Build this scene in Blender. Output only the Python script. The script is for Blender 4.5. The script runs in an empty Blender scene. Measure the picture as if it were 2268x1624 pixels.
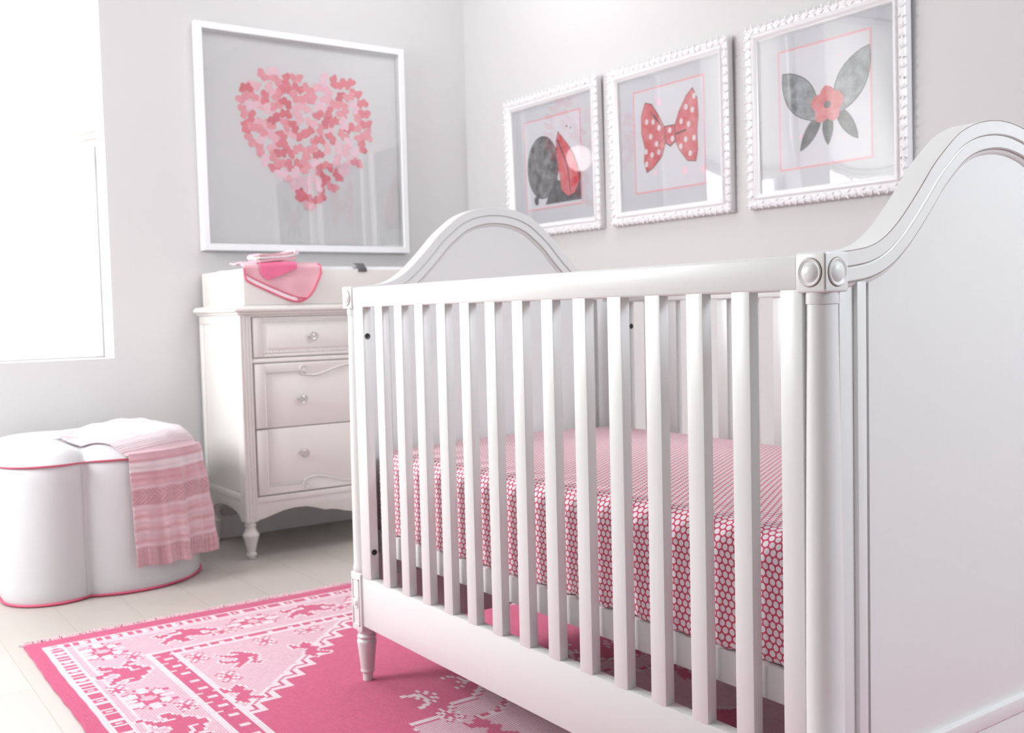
import bpy, bmesh, math, random
from mathutils import Vector, Matrix
import numpy as np
random.seed(7)
S = bpy.context.scene
COL = S.collection
# ---------------------------------------------------------------- camera
cam_d = bpy.data.cameras.new('camera'); cam = bpy.data.objects.new('camera', cam_d); COL.objects.link(cam)
CP = (2.0357, -1.06697, 0.87294); YAW, PIT, ROL, FPX = 2.527494, -0.053834, -0.024511, 2276.98
fw = Vector((math.cos(PIT)*math.cos(YAW), math.cos(PIT)*math.sin(YAW), math.sin(PIT)))
r0 = Vector((math.sin(YAW), -math.cos(YAW), 0)); u0 = r0.cross(fw)
rt = math.cos(ROL)*r0 + math.sin(ROL)*u0; up = -math.sin(ROL)*r0 + math.cos(ROL)*u0
cam.matrix_world = Matrix(((rt.x, up.x, -fw.x, CP[0]), (rt.y, up.y, -fw.y, CP[1]), (rt.z, up.z, -fw.z, CP[2]), (0, 0, 0, 1)))
cam_d.sensor_width = 36; cam_d.lens = 36*FPX/2268; cam_d.clip_start = .05
cam_d.dof.use_dof = True; cam_d.dof.focus_distance = 1.5; cam_d.dof.aperture_fstop = 8
S.camera = cam
# ---------------------------------------------------------------- light and exposure
S.view_settings.view_transform = 'Standard'; S.view_settings.look = 'None'
S.view_settings.gamma = 1; S.view_settings.exposure = 0.24; S.view_settings.use_curve_mapping = False
W = bpy.data.worlds.new('daylight'); S.world = W; W.use_nodes = True
nt = W.node_tree; nt.nodes.clear()
out = nt.nodes.new('ShaderNodeOutputWorld'); bg = nt.nodes.new('ShaderNodeBackground')
tc = nt.nodes.new('ShaderNodeTexCoord'); sx = nt.nodes.new('ShaderNodeSeparateXYZ')
mr = nt.nodes.new('ShaderNodeMapRange')          # brighter sky on the window side
nt.links.new(tc.outputs['Generated'], sx.inputs[0]); nt.links.new(sx.outputs['X'], mr.inputs['Value'])
mr.inputs['From Min'].default_value = -.45; mr.inputs['From Max'].default_value = .25
mr.inputs['To Min'].default_value = 8.0; mr.inputs['To Max'].default_value = .08
nt.links.new(mr.outputs['Result'], bg.inputs['Strength']); bg.inputs['Color'].default_value = (.97, .98, 1, 1)
nt.links.new(bg.outputs[0], out.inputs[0])
def area(name, loc, target, sx_, sy_, power, col=(1, 1, 1), shape='RECTANGLE'):
    d = bpy.data.lights.new(name, 'AREA'); d.shape = shape; d.size = sx_; d.size_y = sy_; d.energy = power; d.color = col
    o = bpy.data.objects.new(name, d); COL.objects.link(o); o.location = loc
    o.rotation_euler = (Vector(target)-Vector(loc)).to_track_quat('-Z', 'Y').to_euler(); return o
area('window_light_front', (-1.15, -2.15, 1.75), (-.5, .5, .75), 1.0, 1.0, 58, (.975, .985, 1))
area('flash_lamp', (1.77, -2.2, 2.07), (-1.9, .85, 1.57), .24, .24, 5, (1, 1, 1), 'DISK')
area('window_light_side', (3.1, 1.15, 2.1), (1.0, .45, .85), .9, .9, 42, (.91, .955, 1))  # added fill for the near end panel; no window stands on this side
area('ceiling_bounce', (-1.0, .85, 2.64), (-1.7, 1.3, 1.6), .5, .5, 8, (.96, .98, 1))

# ---------------------------------------------------------------- node helpers
def mat(name, col=(.8, .8, .8), rough=.5, spec=.5, metal=0, sheen=0, coat=0):
    m = bpy.data.materials.new(name); m.use_nodes = True
    b = m.node_tree.nodes['Principled BSDF']
    b.inputs['Base Color'].default_value = (*col, 1); b.inputs['Roughness'].default_value = rough
    b.inputs['Specular IOR Level'].default_value = spec; b.inputs['Metallic'].default_value = metal
    if sheen: b.inputs['Sheen Weight'].default_value = sheen
    if coat: b.inputs['Coat Weight'].default_value = coat
    return m, m.node_tree, b
class N:
    def __init__(s, nt): s.nt = nt
    def node(s, t, **k):
        n = s.nt.nodes.new(t)
        for a, v in k.items(): setattr(n, a, v)
        return n
    def sock(s, inp, v):
        if hasattr(v, 'links') or isinstance(v, bpy.types.NodeSocket): s.nt.links.new(v, inp)
        else: inp.default_value = v
    def m(s, op, a, b=None, c=None):
        n = s.node('ShaderNodeMath', operation=op); s.sock(n.inputs[0], a)
        if b is not None: s.sock(n.inputs[1], b)
        if c is not None: s.sock(n.inputs[2], c)
        return n.outputs[0]
    def mix(s, f, a, b):
        n = s.node('ShaderNodeMix', data_type='RGBA'); s.sock(n.inputs[0], f); s.sock(n.inputs[6], a); s.sock(n.inputs[7], b); return n.outputs[2]
    def noise(s, scale, detail=3, vec=None, rough=.5):
        n = s.node('ShaderNodeTexNoise'); n.inputs['Scale'].default_value = scale; n.inputs['Detail'].default_value = detail
        n.inputs['Roughness'].default_value = rough
        if vec is not None: s.nt.links.new(vec, n.inputs['Vector'])
        return n.outputs['Fac']
    def bump(s, h, dist, strength, bsdf):
        n = s.node('ShaderNodeBump'); n.inputs['Distance'].default_value = dist; n.inputs['Strength'].default_value = strength
        s.nt.links.new(h, n.inputs['Height']); s.nt.links.new(n.outputs[0], bsdf.inputs['Normal'])
    def obj(s): return s.node('ShaderNodeTexCoord').outputs['Object']
    def uv(s): return s.node('ShaderNodeTexCoord').outputs['UV']
    def xyz(s, v):
        n = s.node('ShaderNodeSeparateXYZ'); s.nt.links.new(v, n.inputs[0]); return n.outputs
    def vec(s, x, y, z):
        n = s.node('ShaderNodeCombineXYZ'); s.sock(n.inputs[0], x); s.sock(n.inputs[1], y); s.sock(n.inputs[2], z); return n.outputs[0]
    def mapping(s, v, sc=(1, 1, 1), loc=(0, 0, 0)):
        n = s.node('ShaderNodeMapping'); s.nt.links.new(v, n.inputs[0]); n.inputs['Scale'].default_value = sc; n.inputs['Location'].default_value = loc; return n.outputs[0]
def srgb(r, g, b):
    f = lambda c: (c/255/12.92) if c/255 <= .04045 else ((c/255+.055)/1.055)**2.4
    return (f(r), f(g), f(b))

M = {}
# walls: matt paint with roller stipple
for nm, c in (('wall_paint', (.62, .612, .61)), ('greige_paint', (.42, .40, .38)), ('ceiling_paint', (.83, .83, .83)), ('trim_paint', (.82, .82, .82))):
    m, t, b = mat(nm, c, .7, .3); n = N(t); n.bump(n.noise(220, 2, n.obj()), .0006, .3, b); M[nm] = m
# satin painted furniture, very faint brush grain
def paint(nm, c, rough, grain):
    m, t, b = mat(nm, c, rough, .5); n = N(t); o = n.obj()
    g = n.noise(1, 4, n.mapping(o, grain)); n.bump(g, .0004, .25, b)
    t.links.new(n.mix(n.m('MULTIPLY', n.noise(6, 3, o), .1), (*c, 1), (c[0]*.93, c[1]*.92, c[2]*.9, 1)), b.inputs['Base Color']); M[nm] = m
paint('crib_paint', (.775, .785, .78), .33, (220, 220, 12))
paint('crib_paint_across', (.775, .785, .78), .33, (12, 220, 220))
paint('dresser_paint', (.77, .745, .715), .38, (120, 120, 10))
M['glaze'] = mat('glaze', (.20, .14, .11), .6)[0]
M['frame_white'] = mat('frame_white', (.80, .80, .81), .25)[0]
M['ornate_white'] = mat('ornate_white', (.80, .79, .80), .18, .6)[0]
M['paper'] = mat('paper', (.74, .74, .745), .8, .2)[0]
M['mat_board'] = mat('mat_board', (.62, .63, .66), .8, .2)[0]
M['print_paper'] = mat('print_paper', (.70, .70, .74), .8, .2)[0]
M['dark_bolt'] = mat('dark_bolt', (.02, .017, .015), .4)[0]
M['chrome'] = mat('chrome', (.7, .68, .66), .15, .5, 1)[0]
M['buckle'] = mat('buckle', (.11, .11, .12), .5)[0]
M['black_cord'] = mat('black_cord', (.03, .03, .035), .5)[0]
m, t, b = mat('crystal', (.85, .83, .80), .05, .8); b.inputs['Transmission Weight'].default_value = .75; b.inputs['IOR'].default_value = 1.5; M['crystal'] = m
# glass for panes: clear with a mirror-like sheen
def glass(nm, refl):
    m = bpy.data.materials.new(nm); m.use_nodes = True; t = m.node_tree; t.nodes.clear(); n = N(t)
    o = n.node('ShaderNodeOutputMaterial'); tr = n.node('ShaderNodeBsdfTransparent'); gl = n.node('ShaderNodeBsdfGlossy'); gl.inputs['Roughness'].default_value = .01
    ge = n.node('ShaderNodeNewGeometry'); dt = n.node('ShaderNodeVectorMath', operation='DOT_PRODUCT')
    t.links.new(ge.outputs['Incoming'], dt.inputs[0]); t.links.new(ge.outputs['Normal'], dt.inputs[1])
    sch = n.m('ADD', .035, n.m('MULTIPLY', n.m('POWER', n.m('SUBTRACT', 1.0, n.m('ABSOLUTE', dt.outputs['Value'])), 5.0), .96))
    mx = n.node('ShaderNodeMixShader'); t.links.new(n.m('MULTIPLY', sch, refl), mx.inputs[0])
    t.links.new(tr.outputs[0], mx.inputs[1]); t.links.new(gl.outputs[0], mx.inputs[2]); t.links.new(mx.outputs[0], o.inputs[0]); M[nm] = m
glass('picture_glass', 3.0); glass('window_glass', 1.0)
# shade linen: light passes through
m, t, b = mat('shade_linen', (.85, .85, .84), .9, .1); n = N(t)
tl = n.node('ShaderNodeBsdfTranslucent'); tl.inputs[0].default_value = (.85, .85, .83, 1)
mx = n.node('ShaderNodeMixShader'); mx.inputs[0].default_value = .38
t.links.new(b.outputs[0], mx.inputs[1]); t.links.new(tl.outputs[0], mx.inputs[2]); t.links.new(mx.outputs[0], t.nodes['Material Output'].inputs[0])
n.bump(n.noise(500, 2, n.obj()), .0005, .3, b); M['shade_linen'] = m
# floor: pale limed boards
m, t, b = mat('limed_boards', (.6, .55, .5), .42, .4); n = N(t); o = n.obj()
bv = n.mapping(o, (1, 1, 1), (.605+15, .627+3.8, 0))
bk = n.node('ShaderNodeTexBrick'); t.links.new(bv, bk.inputs['Vector']); bk.offset = .5; bk.inputs['Scale'].default_value = 1
bk.inputs['Mortar Size'].default_value = .0012; bk.inputs['Brick Width'].default_value = 1.5; bk.inputs['Row Height'].default_value = .19; bk.inputs['Mortar Smooth'].default_value = .3
bk.inputs['Color1'].default_value = (.53, .485, .45, 1); bk.inputs['Color2'].default_value = (.48, .435, .40, 1); bk.inputs['Mortar'].default_value = (.36, .32, .28, 1)
gr = n.noise(1, 6, n.mapping(o, (3, 60, 1)), .6)
t.links.new(n.mix(n.m('MULTIPLY', gr, .45), bk.outputs['Color'], (.58, .54, .50, 1)), b.inputs['Base Color'])
n.bump(n.m('SUBTRACT', n.m('MULTIPLY', gr, .3), bk.outputs['Fac']), .001, .4, b); M['limed_boards'] = m
# rug wool: colour comes from the woven pattern attribute
m, t, b = mat('rug_wool', (.7, .2, .35), .95, .1, sheen=.2); n = N(t); o = n.obj(); q = n.xyz(o)
at = n.node('ShaderNodeAttribute'); at.attribute_name = 'weave'
rib = n.m('SINE', n.m('MULTIPLY', q[1], 2*math.pi/.006)); warp = n.m('SINE', n.m('MULTIPLY', q[0], 2*math.pi/.004))
spk = n.noise(300, 2, o); blot = n.noise(7, 3, o)
t.links.new(n.mix(n.m('MULTIPLY', spk, .22), at.outputs['Color'], (.35, .05, .12, 1)), b.inputs['Base Color'])
n.bump(n.m('ADD', n.m('MULTIPLY', rib, .6), n.m('ADD', n.m('MULTIPLY', warp, .3), n.m('MULTIPLY', spk, 1.0))), .0012, .6, b); M['rug_wool'] = m
M['fringe_wool'] = mat('fringe_wool', srgb(232, 196, 205), .95, .1)[0]
# dotted cotton
m, t, b = mat('dotted_cotton', (.8, .8, .8), .85, .2, sheen=.15); n = N(t); q = n.xyz(n.uv()); P_ = .0118
def lat(off):
    fx = n.m('SUBTRACT', n.m('FRACT', n.m('ADD', n.m('DIVIDE', q[0], P_), off)), .5)
    fy = n.m('MULTIPLY', n.m('SUBTRACT', n.m('FRACT', n.m('ADD', n.m('DIVIDE', q[1], P_*1.732), off)), .5), 1.732)
    return n.m('SQRT', n.m('ADD', n.m('MULTIPLY', fx, fx), n.m('MULTIPLY', fy, fy)))
d = n.m('MINIMUM', lat(100.0), lat(100.5))
k = n.node('ShaderNodeMapRange'); t.links.new(d, k.inputs['Value']); k.inputs['From Min'].default_value = .385; k.inputs['From Max'].default_value = .41
t.links.new(n.mix(k.outputs[0], (*srgb(238, 234, 238), 1), (*srgb(214, 84, 114), 1)), b.inputs['Base Color'])
n.bump(n.noise(1200, 2, n.obj()), .0003, .4, b); M['dotted_cotton'] = m
# ottoman canvas
m, t, b = mat('white_canvas', (.72, .72, .74), .8, .2, sheen=.1); n = N(t); n.bump(n.noise(500, 2, n.obj()), .0005, .3, b); M['white_canvas'] = m
M['pink_piping'] = mat('pink_piping', srgb(222, 88, 122), .6)[0]
# knitted throw, bands along v (metres from the hem)
m, t, b = mat('pink_knit', (.7, .5, .5), .95, .1, sheen=.3); n = N(t); q = n.xyz(n.uv()); u, v = q[0], q[1]
cr = n.node('ShaderNodeValToRGB'); cr.color_ramp.interpolation = 'LINEAR'
t.links.new(n.m('DIVIDE', v, .8), cr.inputs[0]); e = cr.color_ramp.elements
PK = (*srgb(226, 178, 186), 1); LT = (*srgb(236, 206, 214), 1); WH = (*srgb(240, 224, 230), 1)
stops = [(0, PK), (.075, PK), (.08, LT), (.1, PK), (.13, LT), (.15, PK), (.18, LT), (.2, PK), (.24, LT), (.25, PK), (.31, PK), (.32, LT), (.335, PK), (.38, PK), (.385, WH), (.42, WH), (.425, PK), (.47, LT), (.5, WH), (1, WH)]
e[0].position = 0; e[0].color = PK; e[1].position = 1; e[1].color = WH
for p_, c_ in stops[1:-1]:
    x = e.new(p_); x.color = c_
t.links.new(cr.outputs[0], b.inputs['Base Color'])
rib = n.m('SINE', n.m('MULTIPLY', u, 2*math.pi/.011)); ribm = n.m('LESS_THAN', v, .06)
zz = n.m('SINE', n.m('MULTIPLY', n.m('ADD', u, n.m('MULTIPLY', n.m('PINGPONG', v, .028), 1.3)), 2*math.pi/.018))
zm = n.m('MULTIPLY', n.m('GREATER_THAN', v, .2), n.m('LESS_THAN', v, .25))
dm = n.m('MULTIPLY', n.m('SINE', n.m('MULTIPLY', n.m('ADD', u, v), 2*math.pi/.012)), n.m('SINE', n.m('MULTIPLY', n.m('SUBTRACT', u, v), 2*math.pi/.012)))
dmm = n.m('GREATER_THAN', v, .38)
st = n.m('MULTIPLY', n.m('SINE', n.m('MULTIPLY', v, 2*math.pi/.02)), .4)
h = n.m('ADD', n.m('ADD', n.m('MULTIPLY', rib, ribm), n.m('MULTIPLY', zz, zm)), n.m('ADD', n.m('MULTIPLY', dm, dmm), st))
n.bump(h, .002, .8, b); M['pink_knit'] = m
def terry(nm, c):
    m, t, b = mat(nm, c, .95, .1, sheen=.3); n = N(t); n.bump(n.noise(350, 3, n.obj()), .002, .6, b); M[nm] = m
terry('pale_pink_terry', srgb(234, 182, 192)); terry('hot_pink_terry', srgb(236, 120, 158)); terry('white_terry', srgb(242, 228, 232)); terry('pad_cotton', (.84, .84, .86))
for i, c in enumerate([(214, 110, 124), (226, 140, 152), (236, 172, 184), (240, 190, 202), (204, 92, 108)]):
    m, t, b = mat('petal_ink_%s' % 'abcde'[i], srgb(*c), .8, .2); n = N(t)
    t.links.new(n.mix(n.noise(60, 3, n.obj()), (*srgb(*c), 1), (*[min(1, x*1.35+.05) for x in srgb(*c)], 1)), b.inputs['Base Color']); M['ink%d' % i] = m
def ink(nm, a, c2, sc=25):
    m, t, b = mat(nm, a, .8, .2); n = N(t); k = n.node('ShaderNodeMapRange'); t.links.new(n.noise(sc, 4, n.obj(), .6), k.inputs['Value'])
    k.inputs['From Min'].default_value = .35; k.inputs['From Max'].default_value = .65
    t.links.new(n.mix(k.outputs[0], (*a, 1), (*c2, 1)), b.inputs['Base Color']); M[nm] = m
ink('grey_wash', (.055, .055, .06), (.30, .30, .31)); ink('pale_grey_wash', (.14, .15, .16), (.36, .38, .40), 30); ink('red_wash', (.60, .085, .095), (.72, .25, .27), 22)
ink('dark_wash', (.05, .05, .055), (.16, .16, .17), 30)
M['ink_line'] = mat('ink_line', (.05, .04, .05), .8)[0]; M['pink_line'] = mat('pink_line', srgb(236, 170, 178), .8)[0]; M['white_dot'] = mat('white_dot', (.75, .72, .75), .8)[0]

# ---------------------------------------------------------------- object helpers
WL = {}
def tag(o, label=None, cat=None, group=None, kind=None):
    if label: o['label'] = label
    if cat: o['category'] = cat
    if group: o['group'] = group
    if kind: o['kind'] = kind
    return o
def thing(name, label, cat, loc, group=None):
    o = bpy.data.objects.new(name, None); o.empty_display_size = .05; COL.objects.link(o); o.location = loc
    WL[o.name] = Vector(loc); return tag(o, label, cat, group)
def put(name, bm, material, parent=None, smooth=40, loc=None, label=None):
    base = WL[parent.name] if parent else Vector(loc or (0, 0, 0))
    bmesh.ops.recalc_face_normals(bm, faces=bm.faces)
    for v in bm.verts: v.co -= base
    me = bpy.data.meshes.new(name); bm.to_mesh(me); bm.free()
    mats = material if isinstance(material, (list, tuple)) else [material]
    for k in mats: me.materials.append(M[k])
    if smooth:
        me.polygons.foreach_set('use_smooth', [True]*len(me.polygons)); me.set_sharp_from_angle(angle=math.radians(smooth))
    o = bpy.data.objects.new(name, me); COL.objects.link(o); WL[o.name] = base
    if parent: o.parent = parent
    else: o.location = base
    if label: o['label'] = label
    return o
def B(): return bmesh.new()
def box(bm, x0, x1, y0, y1, z0, z1, bev=0, seg=2):
    t = bmesh.new(); bmesh.ops.create_cube(t, size=1)
    for v in t.verts: v.co = Vector((x0+(v.co.x+.5)*(x1-x0), y0+(v.co.y+.5)*(y1-y0), z0+(v.co.z+.5)*(z1-z0)))
    if bev: bmesh.ops.bevel(t, geom=t.edges[:], offset=bev, segments=seg, profile=.5, affect='EDGES')
    add(bm, t)
def add(bm, t, mtx=None, mi=None):
    if mtx is not None: t.transform(mtx)
    mp = {}
    for v in t.verts: mp[v] = bm.verts.new(v.co)
    for f in t.faces:
        try:
            g = bm.faces.new([mp[v] for v in f.verts]); g.material_index = f.material_index if mi is None else mi
        except ValueError: pass
    t.free()
def lathe(bm, prof, c, seg=32, axis=(0, 0, 1)):
    t = bmesh.new(); rings = []
    for r, z in prof:
        rings.append([t.verts.new((max(r, 1e-5)*math.cos(2*math.pi*i/seg), max(r, 1e-5)*math.sin(2*math.pi*i/seg), z)) for i in range(seg)])
    for a, b_ in zip(rings, rings[1:]):
        for i in range(seg): t.faces.new((a[i], a[(i+1) % seg], b_[(i+1) % seg], b_[i]))
    t.faces.new(rings[0][::-1]); t.faces.new(rings[-1])
    q = Vector((0, 0, 1)).rotation_difference(Vector(axis)).to_matrix().to_4x4()
    add(bm, t, Matrix.Translation(c) @ q)
def grid(bm, P, closed_u=False, uv=None):
    """P[i][j] grid of points"""
    V = [[bm.verts.new(p) for p in row] for row in P]; fs = []
    for i in range(len(V)-1+(1 if closed_u else 0)):
        a, b_ = V[i], V[(i+1) % len(V)]
        for j in range(len(a)-1): fs.append((bm.faces.new((a[j], a[j+1], b_[j+1], b_[j])), i, j))
    if uv:
        L = bm.loops.layers.uv.verify()
        for f, i, j in fs:
            for l, (a, c) in zip(f.loops, ((i, j), (i, j+1), (i+1, j+1), (i+1, j))): l[L].uv = uv[a % len(P)][c] if a < len(P) else uv[0][c]
    return V
def sweep(bm, pts, secs):
    """loop of section points per path point, capped"""
    V = [[bm.verts.new(p) for p in s] for s in secs]
    k = len(V[0])
    for a, b_ in zip(V, V[1:]):
        for j in range(k): bm.faces.new((a[j], a[(j+1) % k], b_[(j+1) % k], b_[j]))
    bm.faces.new(V[0][::-1]); bm.faces.new(V[-1])
def tube(bm, pts, r, seg=8, rx=None):
    pts = [Vector(p) for p in pts]; secs = []; last = None
    for i, p in enumerate(pts):
        d = (pts[min(i+1, len(pts)-1)]-pts[max(i-1, 0)]).normalized()
        if last is None: n_ = d.orthogonal().normalized()
        else: n_ = (last-d*last.dot(d)).normalized()
        last = n_; b_ = d.cross(n_); rr = r[i] if isinstance(r, (list, tuple)) else r
        secs.append([p+rr*(math.cos(a)*n_+math.sin(a)*b_) for a in [2*math.pi*j/seg for j in range(seg)]])
    sweep(bm, pts, secs)
def prism(bm, poly, ax, a0, a1, bev=0):
    """polygon in the two other axes (ordered), extruded along axis ax"""
    def mk(p, a):
        return {0: (a, p[0], p[1]), 1: (p[0], a, p[1]), 2: (p[0], p[1], a)}[ax]
    t = bmesh.new(); A = [t.verts.new(mk(p, a0)) for p in poly]; Bv = [t.verts.new(mk(p, a1)) for p in poly]
    f1 = t.faces.new(A); f2 = t.faces.new(Bv[::-1]); k = len(poly)
    for i in range(k): t.faces.new((A[i], Bv[i], Bv[(i+1) % k], A[(i+1) % k]))
    bmesh.ops.recalc_face_normals(t, faces=t.faces)
    if bev: bmesh.ops.bevel(t, geom=[e for e in t.edges if len(e.link_faces) == 2 and (f1 in e.link_faces or f2 in e.link_faces)], offset=bev, segments=2, profile=.5, affect='EDGES')
    bmesh.ops.triangulate(t, faces=[f for f in t.faces if len(f.verts) > 4]); add(bm, t)
def interp(x, xs, ys):
    return float(np.interp(x, xs, ys))

# ================================================================ ROOM
XW, YW = -1.944, 1.516
def struct(name, bm, m, label=None, smooth=0):
    o = put(name, bm, m, None, smooth); o['kind'] = 'structure'
    if label: o['label'] = label
    return o
bm = B(); box(bm, -2.2, 3.6, -3.0, 1.7, -.05, 0); struct('floor', bm, 'limed_boards', 'pale limed wooden board floor')
bm = B(); box(bm, -2.2, 3.6, -3.0, 1.7, 2.7, 2.8); struct('ceiling', bm, 'ceiling_paint')
bm = B(); box(bm, XW-.25, 3.6, YW, YW+.15, 0, 2.7); struct('wall_right', bm, 'wall_paint', 'off-white wall behind the three ornate frames')
bm = B(); box(bm, XW-.25, 3.6, -3.15, -3.0, 0, 2.7); struct('wall_front', bm, 'greige_paint')
# window wall with two openings
W1 = (-.86, -.072); W2 = (-1.93, -1.13); ZS, ZT = .735, 2.45
bm = B(); x0, x1 = XW-.25, XW
for a, b_ in ((W1[1], YW), (W2[1], W1[0]), (-3.0, W2[0])): box(bm, x0, x1, a, b_, 0, 2.7)
for w in (W1, W2): box(bm, x0, x1, w[0], w[1], 0, ZS); box(bm, x0, x1, w[0], w[1], ZT, 2.7)
struct('wall_left', bm, 'wall_paint', 'off-white window wall behind the dresser')
for name, x0, x1, y0, y1, lab in (('baseboard_left', XW, XW+.013, -3.0, YW, 'low painted baseboard under the window wall'), ('baseboard_right', XW+.013, 3.6, YW-.013, YW, 'low painted baseboard along the picture wall')):
    bm = B(); box(bm, x0, x1, y0, y1, 0, .09, .003); struct(name, bm, 'trim_paint', lab)
for i, w in enumerate((W1, W2)):
    bm = B(); xf0, xf1 = XW-.20, XW-.135; fwid = .055
    e = .001
    a, b_ = w[0]+e, w[1]-e
    box(bm, xf0, xf1, a, b_, ZS+e, ZS+.052, .004); box(bm, xf0, xf1, a, b_, ZT-.055, ZT-e, .004)
    box(bm, xf0, xf1, a, a+fwid, ZS+.05, ZT-.05, .004); box(bm, xf0, xf1, b_-fwid, b_, ZS+.05, ZT-.05, .004)
    box(bm, xf0+.01, xf1-.01, a+fwid-.002, a+fwid+.012, ZS+.05, ZT-.05, .002); box(bm, xf0+.01, xf1-.01, b_-fwid-.012, b_-fwid+.002, ZS+.05, ZT-.05, .002)
    if i == 1: box(bm, xf0+.01, xf1-.005, (a+b_)/2-.015, (a+b_)/2+.015, ZS+.05, ZT-.05, .003)
    o = struct('window_%d' % (i+1), bm, 'trim_paint', ('white framed window in the window wall, nearest the dresser', 'second white framed window, farther from the dresser')[i])
    bm = B(); box(bm, XW-.175, XW-.169, a+.05, b_-.05, ZS+.05, ZT-.05); put('window_pane', bm, 'window_glass', o, 0)

# roman shades
def roman(w, label):
    yc = (w[0]+w[1])/2; hw = (w[1]-w[0])/2-.018
    t = thing('roman_shade', label, 'window shade', (XW-.05, yc, ZT-.01), 'roman shades in the windows')
    sag = lambda y: .03-.062*(1-((y-yc)/hw)**2)
    prof = [(-.052, 2.44, 0), (-.052, 2.2, 0), (-.052, 1.95, .02), (-.054, 1.75, .25), (-.05, 1.65, .5), (-.035, 1.585, .9), (-.018, 1.56, 1), (-.012, 1.548, 1), (-.02, 1.54, 1), (-.04, 1.556, 1),
            (-.03, 1.545, 1), (-.014, 1.53, 1.03), (-.012, 1.52, 1.05), (-.022, 1.515, 1.05), (-.045, 1.53, 1.05), (-.03, 1.518, 1.08), (-.018, 1.505, 1.1), (-.02, 1.493, 1.15), (-.034, 1.488, 1.15), (-.055, 1.50, 1.1), (-.062, 1.56, .9), (-.063, 1.75, .2), (-.062, 2.44, 0)]
    bm = B(); P = []
    for j in range(25):
        y = yc-hw+2*hw*j/24; ww = .004*math.sin(j*1.7)
        P.append([(XW+p[0]+ww*min(p[2], 1)*.5, y, p[1]+sag(y)*p[2]+ww*p[2]*.4) for p in prof])
    grid(bm, P); put('shade_fabric', bm, 'shade_linen', t, 60)
    bm = B(); box(bm, XW-.075, XW-.02, yc-hw, yc+hw, ZT-.04, ZT-.005, .003); put('head_rail', bm, 'trim_paint', t)
    return t
roman(W1, 'white linen roman shade half raised over the window nearest the dresser')
roman(W2, 'white linen roman shade on the second window, reflected in the largest ornate frame')

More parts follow.
